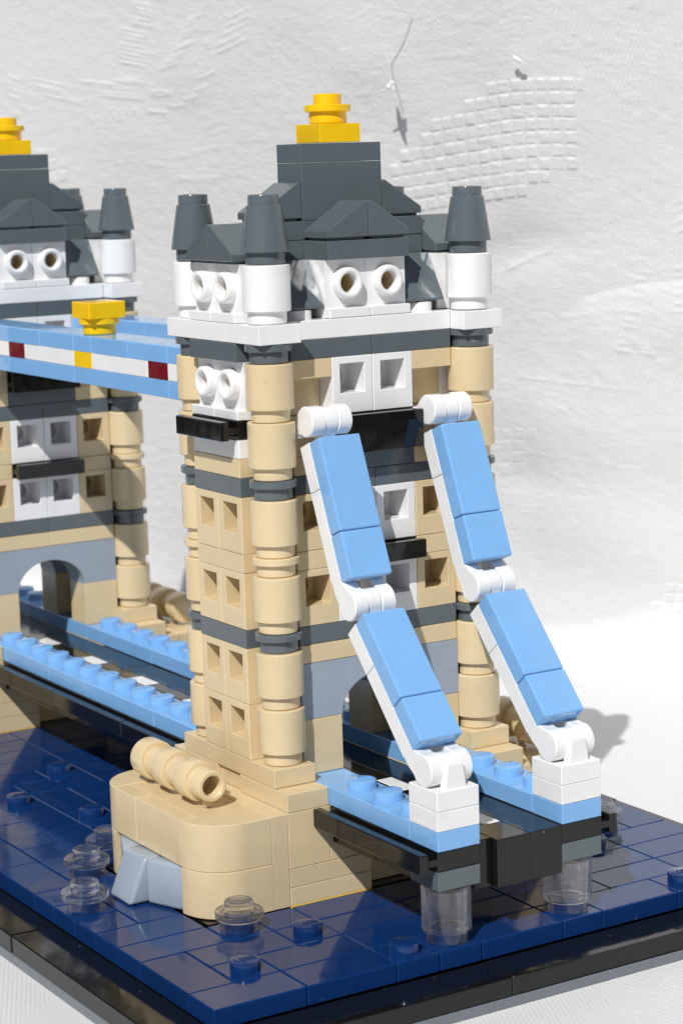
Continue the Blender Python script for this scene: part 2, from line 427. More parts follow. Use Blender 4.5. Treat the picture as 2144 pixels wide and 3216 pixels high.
def pouch(line, a, tau, fade):
    """below this line the cloth bellies out"""
    Q = np.array(sorted(on_sheet(*q) for q in line)); s0 = np.interp(EE, Q[:, 0], Q[:, 1]); t = np.clip(s0 - TT, 0, None)
    m_ = np.clip((Q[-1, 0] - EE) / 34, 0, 1); m_ = m_ * m_ * (3 - 2 * m_)
    return a * m_ * (1 - np.exp(-t / tau)) * np.exp(-t / fade)
H += pouch([(1745, 1130), (1765, 985), (1850, 925), (2000, 890), (2300, 850)], 6.5, 22, 110)
EI = np.searchsorted(ES, [0]); 
def window(e0, e1, s0, s1):
    i0, i1 = np.searchsorted(ES, [min(e0, e1), max(e0, e1)]); j0, j1 = np.searchsorted(SS, [min(s0, s1), max(s0, s1)])
    return slice(j0, j1), slice(i0, i1)
def stroke(pts, wdt, a):
    """a raised satin-stitch ridge along photograph points"""
    P = [on_sheet(*p_) for p_ in pts]; es = [p_[0] for p_ in P]; ss = [p_[1] for p_ in P]
    J, I = window(min(es) - 4 * wdt, max(es) + 4 * wdt, min(ss) - 4 * wdt, max(ss) + 4 * wdt)
    if J.stop <= J.start or I.stop <= I.start: return
    e, s = EE[J, I], TT[J, I]; best = np.full(e.shape, 1e9); par = np.zeros(e.shape); n = len(P) - 1
    for k in range(n):
        a0 = np.array(P[k]); b0 = np.array(P[k + 1]) - a0; L = b0 @ b0 + 1e-9
        t = np.clip(((e - a0[0]) * b0[0] + (s - a0[1]) * b0[1]) / L, 0, 1)
        dd = np.hypot(e - a0[0] - t * b0[0], s - a0[1] - t * b0[1]); m_ = dd < best
        best = np.where(m_, dd, best); par = np.where(m_, (k + t) / n, par)
    H[J, I] += .72 * a * np.exp(-(best / (1.12 * wdt)) ** 2) * np.clip(np.sin(np.pi * np.clip(par, .04, .96)) * 1.7, 0, 1)
def fan(u, v, du, dv, n, lu, lv, bend=0.0, a=.62, wdt=1.05, jit=2.5):
    """n parallel tapering ridges stepping by (du, dv), each running (lu, lv)"""
    for k in range(n):
        bend = bend * .35 if k == 0 else bend
        f = .8 + .35 * random.random(); ju, jv = random.uniform(-jit, jit), random.uniform(-jit, jit)
        x, y = u + k * du + ju, v + k * dv + jv
        stroke([(x, y), (x + lu * f * .5 + bend * lv, y + lv * f * .5 - bend * lu), (x + lu * f, y + lv * f)], wdt * random.uniform(.8, 1.15), a * random.uniform(.7, 1.2))
# scrolls and leaves of the damask, upper left
fan(361, 88, 0, 15, 8, 115, 18); fan(414, 7, 0, 16, 5, 62, 12); fan(500, 214, 13, -17, 5, 80, -28); fan(560, 120, 10, -18, 4, 60, -30)
fan(673, 168, 12, -28, 5, 105, -50); fan(80, 248, 14, 17, 4, 115, 26); fan(235, 258, 22, 13, 4, 150, 12); fan(330, 262, 20, -9, 3, 95, 16)
for q in ([(456, 344), (495, 350), (533, 351)], [(519, 330), (560, 331), (592, 324)], [(575, 309), (606, 305), (633, 294)], [(610, 281), (642, 274), (668, 259)], [(638, 238), (664, 230), (686, 216)],
          [(470, 292), (505, 283), (540, 290)], [(480, 300), (510, 298), (535, 292)]): stroke(q, 1.15, .6)
for q in ([(545, 495), (640, 470), (720, 452)], [(550, 560), (660, 552), (790, 545)], [(560, 545), (600, 565), (700, 560)], [(640, 402), (690, 380), (720, 372)], [(660, 420), (700, 404), (740, 400)]): stroke(q, 1.3, .3)
fan(250, 368, 24, -5, 8, 18, 26, a=.28, wdt=.9); fan(5, 240, 3, 20, 4, 45, 14, a=.4)
fan(700, 30, 46, 4, 5, 30, 24, a=.2); fan(850, 120, 40, 14, 8, 26, 32, a=.2, wdt=.9); fan(870, 240, 44, 8, 8, 28, 34, a=.2, wdt=.9)
fan(1100, 60, 46, 2, 12, 60, -26, a=.2, wdt=1.0); fan(1080, 210, 44, -6, 9, 60, 4, a=.18, wdt=1.0)
# ladder stitches on the far side
fan(2000, 850, -6, 24, 11, 52, 4, a=.5, wdt=1.3, jit=2); fan(1965, 1050, 14, 14, 4, 60, 10, a=.5, jit=2)
fan(2105, 640, 3, 30, 4, 60, -24, a=.5); fan(2120, 840, 0, 26, 6, 50, -6, a=.5, jit=3)
fan(1560, 860, 30, -14, 6, 60, -22, a=.3); fan(1545, 1020, 40, -4, 9, 60, -20, a=.22, wdt=1.0); fan(1600, 1180, 46, 4, 9, 70, 6, a=.22)
fan(1700, 1270, 44, 0, 8, 60, 22, a=.22); fan(1640, 1420, 50, 6, 8, 60, -6, a=.2); fan(300, 500, 50, 4, 10, 40, 8, a=.2); fan(440, 700, 0, 40, 16, 60, 8, a=.16)
fan(480, 1380, 0, 36, 9, 50, -4, a=.16)
# basket-weave panels
def basket(poly, pu, pv, skew, a):
    """chequered raised pads inside a photograph-space outline"""
    P = np.array([on_sheet(*q) for q in poly]); J, I = window(P[:, 0].min(), P[:, 0].max(), P[:, 1].min(), P[:, 1].max())
    if J.stop <= J.start or I.stop <= I.start: return
    e, s = EE[J, I], TT[J, I]; ins = np.zeros(e.shape, bool); n = len(P)
    we, ws = e + 1.2 * np.sin(s / 11), s + 1.0 * np.sin(e / 14) + .6 * np.sin(e / 5.1)
    U = (e + skew * s) / pu; V = (s + .11 * e) / pv
    cu, cv = np.floor(U) + .5, np.floor(V) + .5           # a pad is wholly in or wholly out
    cs = (cv * pv - .11 * cu * pu) / (1 - .11 * skew); ce = cu * pu - skew * cs
    for i in range(n):
        (x0, y0), (x1, y1) = P[i], P[(i + 1) % n]
        ins ^= ((y0 > cs) != (y1 > cs)) & (ce < (x1 - x0) * (cs - y0) / (y1 - y0 + 1e-9) + x0)
    fu, fv = U - np.floor(U), V - np.floor(V); alt = (np.floor(U) + np.floor(V)) % 2
    pad = np.clip(np.sin(np.pi * fu) * 1.4, 0, 1) * np.clip(np.sin(np.pi * fv) * 2.0, 0, 1) ** .7
    rnd = np.sin(cu * 12.9898 + cv * 78.233) * 43758.5453; rnd = rnd - np.floor(rnd)      # every pad stands at its own height
    H[J, I] += np.where(ins, a * pad * (.55 + .2 * alt + .5 * rnd) + .05 * a * np.sin(e * 4.2), 0)
basket([(1230, 560), (1300, 450), (1420, 350), (1530, 280), (1700, 225), (1830, 235), (1835, 480), (1720, 580), (1560, 640), (1400, 665), (1260, 640)], 7.3, 7.8, .06, .82)
basket([(2140, 1800), (2060, 1880), (1990, 2060), (2250, 2080), (2250, 1760)], 6.6, 7.4, .2, .8)
basket([(1550, 1335), (1690, 1340), (1640, 1500), (1545, 1510)], 9.0, 8.0, .2, .45)
basket([(100, 470), (215, 480), (220, 580), (100, 570)], 9.0, 8.6, .2, .5)
basket([(1940, -40), (2060, -40), (2040, 40), (1950, 45)], 9.0, 8.6, .2, .7)
# fine irregularity of the yarn
def smooth_noise(shape, k):
    a = rng.standard_normal((shape[0] // k + 3, shape[1] // k + 3))
    yi = np.linspace(0, a.shape[0] - 2.001, shape[0]); xi = np.linspace(0, a.shape[1] - 2.001, shape[1])
    y0, x0 = yi.astype(int), xi.astype(int); fy = (yi - y0)[:, None]; fx = (xi - x0)[None]
    fy = fy * fy * (3 - 2 * fy); fx = fx * fx * (3 - 2 * fx)
    return (a[y0][:, x0] * (1 - fy) + a[y0 + 1][:, x0] * fy) * (1 - fx) + (a[y0][:, x0 + 1] * (1 - fy) + a[y0 + 1][:, x0 + 1] * fy) * fx
def aniso_noise(shape, ky, kx):
    a = rng.standard_normal((shape[0] // ky + 3, shape[1] // kx + 3))
    yi = np.linspace(0, a.shape[0] - 2.001, shape[0]); xi = np.linspace(0, a.shape[1] - 2.001, shape[1])
    yy = yi[:, None] + .25 * np.sin(xi / 9)[None] ; yy = np.clip(yy, 0, a.shape[0] - 2.001)
    y0 = yy.astype(int); x0 = xi.astype(int); fy = yy - y0; fx = (xi - x0)[None]; X0 = np.broadcast_to(x0[None], y0.shape)
    return (a[y0, X0] * (1 - fy) + a[y0 + 1, X0] * fy) * (1 - fx) + (a[y0, X0 + 1] * (1 - fy) + a[y0 + 1, X0 + 1] * fy) * fx
H += (.04 * smooth_noise(H.shape, 3) + .045 * aniso_noise(H.shape, 2, 6) + .04 * aniso_noise(H.shape, 4, 12) * np.clip(smooth_noise(H.shape, 60) + .4, 0, 1.5) + .09 * smooth_noise(H.shape, 9) * 1.0 + .55 * smooth_noise(H.shape, 70)) * amp
pos, nor = sheet(EE, TT); pos = (pos + nor * H[..., None]) * S
ny, nx = EE.shape
cm = bpy.data.meshes.new('tablecloth')
idx = np.arange(ny * nx).reshape(ny, nx)
quads = np.stack([idx[:-1, :-1], idx[1:, :-1], idx[1:, 1:], idx[:-1, 1:]], -1).reshape(-1, 4)
cm.vertices.add(ny * nx); cm.vertices.foreach_set('co', pos.reshape(-1).astype(np.float32))
cm.loops.add(quads.size); cm.loops.foreach_set('vertex_index', quads.reshape(-1).astype(np.int32))
cm.polygons.add(len(quads)); cm.polygons.foreach_set('loop_start', np.arange(0, quads.size, 4, dtype=np.int32))
cm.polygons.foreach_set('use_smooth', np.ones(len(quads), bool))
cm.update(calc_edges=True)
uvl = cm.uv_layers.new(name='cloth')
uv = np.stack([EE.reshape(-1), TT.reshape(-1)], -1)[quads.reshape(-1)] / 100.0
uvl.data.foreach_set('uv', uv.reshape(-1).astype(np.float32))
mc, tcn, bc = nodes('white_damask')
bc.inputs['Base Color'].default_value = (0.738, 0.736, 0.73, 1); bc.inputs['Roughness'].default_value = 0.5
bc.inputs['Sheen Weight'].default_value = 0.45; bc.inputs['Sheen Roughness'].default_value = 0.35
uvn = tcn.nodes.new('ShaderNodeUVMap'); uvn.uv_map = 'cloth'
def wave(rot, scale, dist):
    mp = tcn.nodes.new('ShaderNodeMapping'); mp.inputs['Rotation'].default_value = (0, 0, rot)
    wv = tcn.nodes.new('ShaderNodeTexWave'); wv.inputs['Scale'].default_value = scale; wv.inputs['Distortion'].default_value = dist
    wv.inputs['Detail'].default_value = 2; wv.inputs['Detail Scale'].default_value = 2.0
    tcn.links.new(uvn.outputs[0], mp.inputs[0]); tcn.links.new(mp.outputs[0], wv.inputs[0]); return wv.outputs['Fac']
wa, wb = wave(.62, 17, 2.2), wave(-.35, 15, 2.6)
nz = tcn.nodes.new('ShaderNodeTexNoise'); nz.inputs['Scale'].default_value = 1.6; nz.inputs['Detail'].default_value = 1
tcn.links.new(uvn.outputs[0], nz.inputs[0])
rz = tcn.nodes.new('ShaderNodeMapRange'); rz.inputs['From Min'].default_value = .46; rz.inputs['From Max'].default_value = .54
tcn.links.new(nz.outputs['Fac'], rz.inputs['Value'])
mxw = tcn.nodes.new('ShaderNodeMix'); mxw.data_type = 'FLOAT'
tcn.links.new(rz.outputs[0], mxw.inputs['Factor']); tcn.links.new(wa, mxw.inputs['A']); tcn.links.new(wb, mxw.inputs['B'])
nf = tcn.nodes.new('ShaderNodeTexNoise'); nf.inputs['Scale'].default_value = 62; nf.inputs['Detail'].default_value = 3
tcn.links.new(uvn.outputs[0], nf.inputs[0])
ad = tcn.nodes.new('ShaderNodeMath'); ad.operation = 'MULTIPLY_ADD'; ad.inputs[1].default_value = 1.9
tcn.links.new(nf.outputs['Fac'], ad.inputs[0]); tcn.links.new(mxw.outputs['Result'], ad.inputs[2])
bpn = tcn.nodes.new('ShaderNodeBump'); bpn.inputs['Strength'].default_value = 0.4; bpn.inputs['Distance'].default_value = 0.00014
tcn.links.new(ad.outputs[0], bpn.inputs['Height']); tcn.links.new(bpn.outputs[0], bc.inputs['Normal'])
cm.materials.append(mc)
cloth = bpy.data.objects.new('tablecloth', cm); COL.objects.link(cloth)
cloth['kind'] = 'structure'; cloth['label'] = 'white damask tablecloth under and behind the toy bridge'

# ================================================================== the toy bridge
bridge = empty('toy_bridge', (60, 210, ZG))
bridge['label'] = 'toy bridge of plastic bricks with two tan towers on a dark blue river base'
bridge['category'] = 'toy bridge'
def part(name, loc, label=None):
    o = empty(name, (loc[0] - 60, loc[1] - 210, loc[2] - ZG), bridge)
    if label: o['label'] = label
    return o

# ---- base and river
base = part('display_base', (0, 0, 0), 'glossy dark blue river tiles framed by a black border')
put(base, 'base_plate', m_box(320, 640, 4.4, 'base', .3), (-100, -110, -20.5))
put(base, 'base_plate', m_box(278, 598, 6, 'black', .2), (-79, -89, -15.2))
def border(x0, y0, x1, y1): put(base, 'border_tile', m_box(x1 - x0, y1 - y0, 8, 'black', .45), (x0, y0, -16))
for a, b in ((-100, 40), (40, 220)):
    border(a, -110, b, -90.2); border(a, 510.2, b, 530)
for a, b in ((-90, 50), (50, 210), (210, 370), (370, 510)):
    border(-100, a, -80.2, b); border(200.2, a, 220, b)
studs = {(-50, -60), (-10, -40), (10, -80), (-30, 200), (10, 240), (-10, 160), (150, -80), (150, -20), (-50, 280), (170, 140), (150, 220), (130, 280)}
clears = {(-30, -20), (-50, 80), (-70, 40), (-30, 100), (170, 0)}
piles = {(30, -80), (90, -80)}
fixed = [(-80, -90, 2, 1), (-40, -90, 2, 1), (40, -90, 2, 1), (100, -90, 2, 1), (160, -90, 2, 1), (-80, -70, 1, 2), (-40, -70, 2, 1), (0, -70, 2, 1), (-60, -50, 2, 1),
         (0, -50, 2, 1), (40, -50, 2, 1), (-80, -30, 2, 1), (-20, -30, 1, 1), (0, -30, 2, 1), (40, -30, 2, 1), (-80, -10, 2, 1), (-80, 10, 1, 1), (-60, 10, 1, 2), (-80, 50, 2, 1), (-80, 70, 1, 2),
         (40, -70, 2, 1), (80, -70, 2, 1), (120, -70, 2, 1), (80, -50, 2, 1), (120, -50, 2, 1), (160, -70, 2, 1), (160, -50, 2, 1), (160, -30, 2, 1), (80, -30, 2, 1), (120, -30, 1, 1)]
busy = {}
def pier_cell(x, y): return -40 <= x < 160 and (-10 <= y < 90 or 330 <= y < 430)
def tile(x, y, a, b):
    for i in range(a):
        for j in range(b): busy[(x + 20 * i, y + 20 * j)] = 1
    me = cached(('wt', a, b), lambda: MB().box(.22, .22, .05, a * 20 - .22, b * 20 - .22, 8, .42).mesh('water_tile', 'navy'))
    put(base, 'water_tile', me, (x, y, -8 + random.uniform(-.09, .02)))
for (sx, sy) in studs | clears | piles:
    me = cached('wstud', lambda: MB().box(.22, .22, .05, 19.78, 19.78, 8, .42).stud(10, 10, 8).mesh('water_plate', 'navy'))
    put(base, 'water_plate', me, (sx - 10, sy - 10, -8.02)); busy[(sx - 10, sy - 10)] = 1
for a in fixed:
    if all((a[0] + 20 * i, a[1] + 20 * j) not in busy for i in range(a[2]) for j in range(a[3])): tile(*a)
for j in range(30):
    for i in range(14):
        x, y = -80 + 20 * i, -90 + 20 * j
        if (x, y) in busy or pier_cell(x, y): continue
        def free(p_): return p_ not in busy and not pier_cell(*p_) and p_[0] < 200 and p_[1] < 510
        r = random.random()
        if r < .66 and free((x + 20, y)): tile(x, y, 2, 1)
        elif r < .85 and free((x, y + 20)): tile(x, y, 1, 2)
        else: tile(x, y, 1, 1)
CLR = [(0, 1.2), (5.2, 1.2), (5.2, 0), (7.7, 0), (8.0, .3), (8.0, 4.7), (9.5, 4.7), (9.9, 5.1), (9.9, 7.5), (9.5, 7.9), (6.0, 7.9), (6.0, 11.4), (5.6, 11.9), (4.6, 11.9), (4.4, 11.6), (0, 11.6)]
for (sx, sy) in sorted(clears):
    me = cached('clrp', lambda: MB().lathe(CLR, n=40).mesh('clear_round_plate', 'clear'))
    put(base, 'clear_round_plate', me, (sx, sy, .25))

# ---- piers
def m_curve_block(h, mat):
    """rounded corner block; footprint x -40..-8, y -10..10 with the outer corner rounded off"""
    def f():
        pts = [(-8.1, -9.95), (-20, -9.95)]
        for a in np.linspace(0, math.pi / 2, 15)[1:]:
            pts.append((-20 - 19.95 * math.sin(a), 9.9 - 19.85 * math.cos(a)))
        pts += [(-8.1, 9.9)]
        b = MB().prism(pts, .05, h - .08, 'z', .28)
        for k in range(len(b.f)):
            if len(b.f[k]) == 4: b.sm[k] = True
        return b.mesh('curved_brick', mat)
    return cached(('cb', h, mat), f)
def m_curve_block_m(h, mat):
    def f():
        me = m_curve_block(h, mat).copy(); 
        co = np.zeros(len(me.vertices) * 3, np.float32); me.vertices.foreach_get('co', co); co = co.reshape(-1, 3); co[:, 1] *= -1
        me.vertices.foreach_set('co', co.reshape(-1)); me.flip_normals(); me.update(); return me
    return cached(('cbm', h, mat), f)
def m_rock(kind):
    def f():
        import bmesh
        bm = bmesh.new()
        if kind == 'ramp':      # slopes out towards the water
            pts = [(-54.6, 30.3, .2), (-54.6, 49.7, .2), (-38, 49.7, .2), (-38, 30.3, .2), (-46.4, 30.3, 19.6), (-46.4, 49.7, 19.6), (-38, 49.7, 19.6), (-38, 30.3, 19.6)]
        elif kind == 'a':       # turned aside, towards the front
            pts = [(-38.6, 10.4, .2), (-46.6, 29.8, .2), (-34, 29.8, .2), (-34, 10.4, .2), (-38.6, 10.4, 19.6), (-46.6, 29.8, 19.6), (-34, 29.8, 19.6), (-34, 10.4, 19.6)]
        else:
            pts = [(-46.6, 50.2, .2), (-38.6, 69.6, .2), (-34, 69.6, .2), (-34, 50.2, .2), (-46.6, 50.2, 19.6), (-38.6, 69.6, 19.6), (-34, 69.6, 19.6), (-34, 50.2, 19.6)]
        v = [bm.verts.new([c * S for c in p_]) for p_ in pts]
        for q in ((0, 1, 2, 3), (7, 6, 5, 4), (0, 4, 5, 1), (1, 5, 6, 2), (2, 6, 7, 3), (3, 7, 4, 0)): bm.faces.new([v[i] for i in q])
        bmesh.ops.recalc_face_normals(bm, faces=bm.faces)
        bmesh.ops.bevel(bm, geom=list(bm.edges), offset=1.7 * S, segments=3, profile=.5, affect='EDGES')
        for fc in bm.faces: fc.smooth = True
        me = bpy.data.meshes.new('rock_slope'); bm.to_mesh(me); bm.free(); me.materials.append(M['lgrey']); return me
    return cached(('rock', kind), f)
GUN = [(0, 11), (4.3, 11), (4.3, .9), (4.5, .35), (4.9, 0), (6.1, 0), (6.5, .25), (6.7, .8), (6.7, 9.6), (8.0, 9.6), (8.45, 9.8), (8.65, 10.3), (8.65, 19.1), (8.45, 19.7), (8.0, 19.9), (0, 19.9)]
def m_gun():
    return cached('gun', lambda: MB().lathe(GUN, axis='y', n=36).box(-1.6, 4.2, -9.9, 1.6, 7.0, -6.2, .3).mesh('ribbed_roll', 'tan'))
def build_pier(y0, label):
    P = part('pier', (0, y0, 0), label)
    def sym(name, me, loc, rot=0):
        put(P, name, me, loc, rot); put(P, name, me, (120 - loc[0], 80 - loc[1], loc[2]), rot + 180)
    for z in (0, 20):
        sym('curved_brick', m_curve_block(20, 'tan'), (0, 0, z)); sym('curved_brick', m_curve_block_m(20, 'tan'), (0, 80, z))
    sym('side_tile', m_box(8, 40, 20, 'tan'), (-40, 10, 20)); sym('side_tile', m_box(8, 20, 20, 'tan'), (-40, 50, 20))
    sym('deck_brick', m_box(24, 60, 39.9, 'tan', .2), (-32, 10, 0))
    sym('edge_plate', m_box(8, 100, 40, 'tan'), (-8, -10, 0))
    for k in ('ramp', 'a', 'b'): sym('rock_slope', m_rock(k), (0, 0, 0))
    for k in range(3): sym('ribbed_roll', m_gun(), (-21.8, 13.6 + 20 * k, 50.0), random.uniform(-.5, .5))
    sym('ledge_plate', m_box(20, 40, 8, 'tan'), (0, -10, 40)); sym('ledge_plate', m_box(18.4, 20, 8, 'tan'), (1.6, 30, 40)); sym('ledge_plate', m_box(20, 40, 8, 'tan'), (0, 50, 40))
    for ya in (-10, 70):                      # courses of the two end walls
        for z, h in ((0, 8), (8, 8)): sym('plate', m_box(40, 20, h, 'tan', .2), (0, ya, z))
        sym('brick', m_box(20, 20, 24, 'tan'), (0, ya, 16)); sym('brick', m_box(20, 20, 24, 'tan'), (20, ya, 16))
    sym('core_fill', m_box(40, 60, 40, 'tan'), (0, 10, 0))
    for x in (40, 60): sym('brick', m_box(20, 40, 19.6, 'tan'), (x, -2, 0))
    put(P, 'yellow_plate', m_box(40, 20, 8, 'yellow', .15), (0, -10.15, -7.85)); put(P, 'yellow_plate', m_box(40, 20, 8, 'yellow', .15), (80, 70.15, -7.85))
    put(P, 'yellow_plate', m_box(40, 20, 8, 'yellow', .15), (80, -10.15, -7.85)); put(P, 'yellow_plate', m_box(40, 20, 8, 'yellow', .15), (0, 70.15, -7.85))
    put(P, 'foundation_plate', m_box(196, 96, 8, 'black', .1), (-38, -8, -8.2))
    return P
build_pier(0, 'rounded tan pier under the tower with the blue struts'); build_pier(340, 'tan pier of the tower partly cut off by the frame')

# ---- towers
def m_vslope(mat):
    """wedge mounted upright: leans outwards towards its foot, faces -y"""
    poly = [(20, .3), (4.4, .3), (4.0, .8), (4.05, 1.3), (15.6, 20.0), (16.4, 20.3), (20, 20.3)]
    return cached(('vs', mat), lambda: MB().prism(poly, .2, 19.8, 'x', .3).mesh('slope_brick', mat))
def build_tower(y0, label, front_hinge):
    T = part('tower', (0, y0, 48), label)
    Z0 = 48
    def one(name, me, loc, rot=0): return put(T, name, me, (loc[0], loc[1], loc[2] - Z0), rot)
    def sym(name, me, loc, rot=0):
        one(name, me, loc, rot); one(name, me, (120 - loc[0], 80 - loc[1], loc[2]), rot + 180)
    ROT = {'-y': 0, '-x': -90, '+y': 180, '+x': 90}
    def fsym(name, me, x, y, z, f, sx=20, sy=20):
        loc = {'-y': (x, y, z), '-x': (x, y + sx, z), '+y': (x + sx, y + sy, z), '+x': (x + sy, y, z)}[f]
        sym(name, me, loc, ROT[f])
    for cy in (10, 70):
        for z, k, m in ((56, 'b', 'tan'), (80, 'b', 'tan'), (104, 'p', 'dgrey'), (112, 'b', 'tan'), (136, 'p', 'tan'), (144, 'b', 'tan'), (168, 'p', 'dgrey'),
                        (176, 'b', 'tan'), (200, 'b', 'tan'), (224, 'p', 'dgrey'), (240, 'b', 'white')):
            sym('round_brick' if k == 'b' else 'round_plate', m_round_brick(m) if k == 'b' else m_round_plate(m), (10, cy, z), random.uniform(0, 360))
        sym('cone_brick', m_cone('dgrey'), (10, cy, 264))
    # long sides
    sym('footing_plate', m_box(20, 80, 8, 'tan'), (0, 0, 48))
    for z in (56, 80, 112, 144):
        for y in (20, 40): fsym('window_brick', m_window('tan'), 0, y, z, '-x')
    for z, m in ((104, 'dgrey'), (136, 'tan'), (168, 'dgrey'), (176, 'tan'), (184, 'white'), (224, 'dgrey')):
        sym('plate', m_box(20, 40, 8, m), (0, 20, z))
    fsym('rail_plate', m_rail_plate(2, 'black'), 0, 20, 192, '-x', 40, 20)
    for z in (200, 240):
        for y in (20, 40): fsym('lamp_brick', m_lamp('white'), 0, y, z, '-x')
    sym('cornice_plate', m_box(20, 80, 8, 'white'), (0, 0, 232))
    sym('slope_brick', m_cheese('dgrey'), (20, 20, 264), 90)      # low edge towards -y
    sym('slope_brick', m_cheese('dgrey'), (0, 60, 264), -90)
    # arch faces
    for x in (20, 80): sym('brick', m_box(20, 20, 24, 'tan'), (x, 10, 48))
    sym('arch_brick', m_arch('lgrey'), (20, 10, 72))
    for z, m in ((96, 'tan'), (104, 'dgrey'), (168, 'dgrey'), (224, 'dgrey')):
        for x in (20, 60): sym('plate', m_box(40, 20, 8, m), (x, 10, z))
    for z in (112, 144):
        for x, m in ((20, 'tan'), (40, 'white'), (60, 'white'), (80, 'tan')): fsym('window_brick', m_window(m), x, 10, z, '-y')
    for x in (20, 80):
        for z in (136, 176, 184): sym('plate', m_box(20, 20, 8, 'tan'), (x, 10, z))
        sym('plate', m_box(20, 20, 8, 'tan'), (x, 10, 216)); sym('brick', m_box(20, 10, 16, 'tan'), (x, 20, 200))
        one('plate', m_box(20, 20, 8, 'tan'), (x, 50, 192))
        if front_hinge:
            def hb():
                b = MB().box(.2, 6, 192.1, 19.8, 30, 199.8, .3)
                circ = [(0.4 + 6.4 * math.cos(a), 199.4 + 6.4 * math.sin(a)) for a in np.linspace(math.radians(-35), math.radians(305), 26)]
                pl = [(10, 198.2), (10, 192.2)][::-1]
                poly = [(9, 192.3), (9, 199.7)] + [(0.4 + 6.4 * math.cos(a), 199.4 + 6.4 * math.sin(a)) for a in np.linspace(math.radians(50), math.radians(300), 24)]
                for a, c in ((.3, 6.9), (13.1, 19.7)): b.prism(poly, a, c, 'x', .45, True)
                b.tf(lambda x_, y_, z_: (x_, y_, z_ - 192)); return b.mesh('hinge_plate', 'white')
            one('hinge_plate', cached('hinge_base', hb), (x, 0, 192))
        else: one('plate', m_box(20, 20, 8, 'tan'), (x, 10, 192))
    sym('plate', m_box(40, 20, 8, 'dgrey'), (40, 10, 176))
    fsym('rail_plate', m_rail_plate(2, 'black'), 40, 10, 136, '-y', 40, 20); fsym('rail_panel', m_rail_panel(2, 'black'), 40, 10, 184, '-y', 40, 20)
    for x in (40, 60):
        fsym('window_brick', m_window('white'), x, 10, 200, '-y'); fsym('lamp_brick', m_lamp('white'), x, 10, 240, '-y')
    def corn():
        b = MB().box(.1, .1, .05, 79.9, 29.9, 7.9, .32)
        for x in (10, 70): b.stud(x, 10, 7.9)
        return b.mesh('cornice_plate', 'white')
    sym('cornice_plate', cached('corn', corn), (20, 10, 232))
    # roof
    one('core_fill', m_box(80, 20, 136, 'tan', .1), (20, 30, 96)); one('core_fill', m_box(80, 20, 24, 'dgrey'), (20, 30, 240))  # tan fill added inside to stop light leaking between bricks; also passage ceiling
    one('roof_plate', m_box(80, 20, 8, 'dgrey'), (20, 30, 264)); one('roof_plate', m_box(80, 20, 8, 'dgrey'), (20, 30, 272))
    sym('roof_plate', m_box(40, 20, 8, 'dgrey'), (40, 10, 264))
    sym('slope_brick', m_cheese('dgrey'), (40, 10, 272)); sym('slope_brick', m_cheese('dgrey'), (80, 30, 272), 180)
    sym('slope_brick', m_cheese('dgrey'), (20, 30, 280))
    for x in (20, 80): sym('slope_brick', m_vslope('dgrey'), (x, 10, 244))
    one('roof_brick', m_box(40, 20, 24, 'dgrey'), (40, 30, 280)); one('roof_plate', m_box(40, 20, 8, 'dgrey'), (40, 30, 304))
    one('finial_plate', m_box(20, 20, 8, 'yellow'), (50, 30, 312)); one('finial_round_plate', m_round_plate('yellow', True), (60, 40, 320))
    return T
build_tower(0, 'complete tower with pale blue struts in front of its arch', True)
build_tower(340, 'tower partly cut off by the frame, without struts', False)

# ---- roadway
road = part('roadway', (60, 210, 20), 'black roadway with white dashes between pale blue studded kerbs')
def rput(name, me, loc, rot=0): return put(road, name, me, (loc[0] - 60, loc[1] - 210, loc[2] - 20), rot)
ys = [-90, -10, 70, 150, 210, 270, 350, 430, 510]
for a, b in zip(ys, ys[1:]):
    rput('road_brick', m_box(8, b - a - (4 if a == -90 else 0), 20, 'black', .25), (40, a + (4 if a == -90 else 0), 20))
    rput('road_brick', m_box(8, b - a - (20 if a == -90 else 0), 20, 'black', .25), (48, a + (20 if a == -90 else 0), 20)); rput('road_brick', m_box(16, b - a, 20, 'black', .25), (64, a, 20))
y = -90
while y < 510:
    if (y + 70) % 60 == 0:
        rput('road_dash', m_box(8, 20, 20, 'white', .25), (56, y, 20)); y += 20
    else:
        L = 20 if y == -90 else 40
        rput('road_brick', m_box(16 if y == -90 else 8, min(L, 510 - y), 20, 'black', .25), (48 if y == -90 else 56, y, 20)); y += L
for x in (20, 80):
    def kerb(y0, n, skip=()):
        me = m_stud_plate(1, n, 8, 'blue', tuple(skip)); rput('kerb_plate', me, (x, y0, 40))
    kerb(-70, 3); rput('kerb_plate', m_box(20, 20, 8, 'blue'), (x, -90, 40))
    for a in (-10, 330): rput('kerb_plate', m_box(20, 80 if a < 0 else 100, 8, 'blue'), (x, a, 40)) if a < 0 else None
    rput('kerb_plate', m_box(20, 80, 8, 'blue'), (x, 350, 40)); kerb(70, 4); kerb(150, 6); kerb(270, 4)
    kerb(430, 4)
    # black under-structure with its rails
    f = '-x' if x == 20 else '+x'
    def bp(y0, n):
        me = m_rail_plate(n, 'black'); L = 20 * n
        loc = (20, y0 + L, 32) if x == 20 else (100, y0, 32); rput('rail_plate', me, loc, -90 if x == 20 else 90)
    bp(-90, 4); bp(90, 4); bp(170, 4); bp(250, 4); bp(430, 4)
    for a, b in ((-70, -10), (90, 210), (210, 330), (430, 510)): rput('beam_plate', m_box(19, b - a, 8, 'black'), (x + (1 if x == 20 else 0), a, 24))
    rput('end_plate', m_box(20, 20, 8, 'dgrey'), (x, -90, 24))
PILE = [(0, 21.5), (7.2, 21.5), (7.2, 5.2), (5.2, 4.6), (5.2, 0), (8.0, 0), (8.2, .3), (8.2, 4.8), (9.6, 4.8), (9.95, 5.2), (9.95, 23.4), (9.5, 23.9), (0, 23.9)]
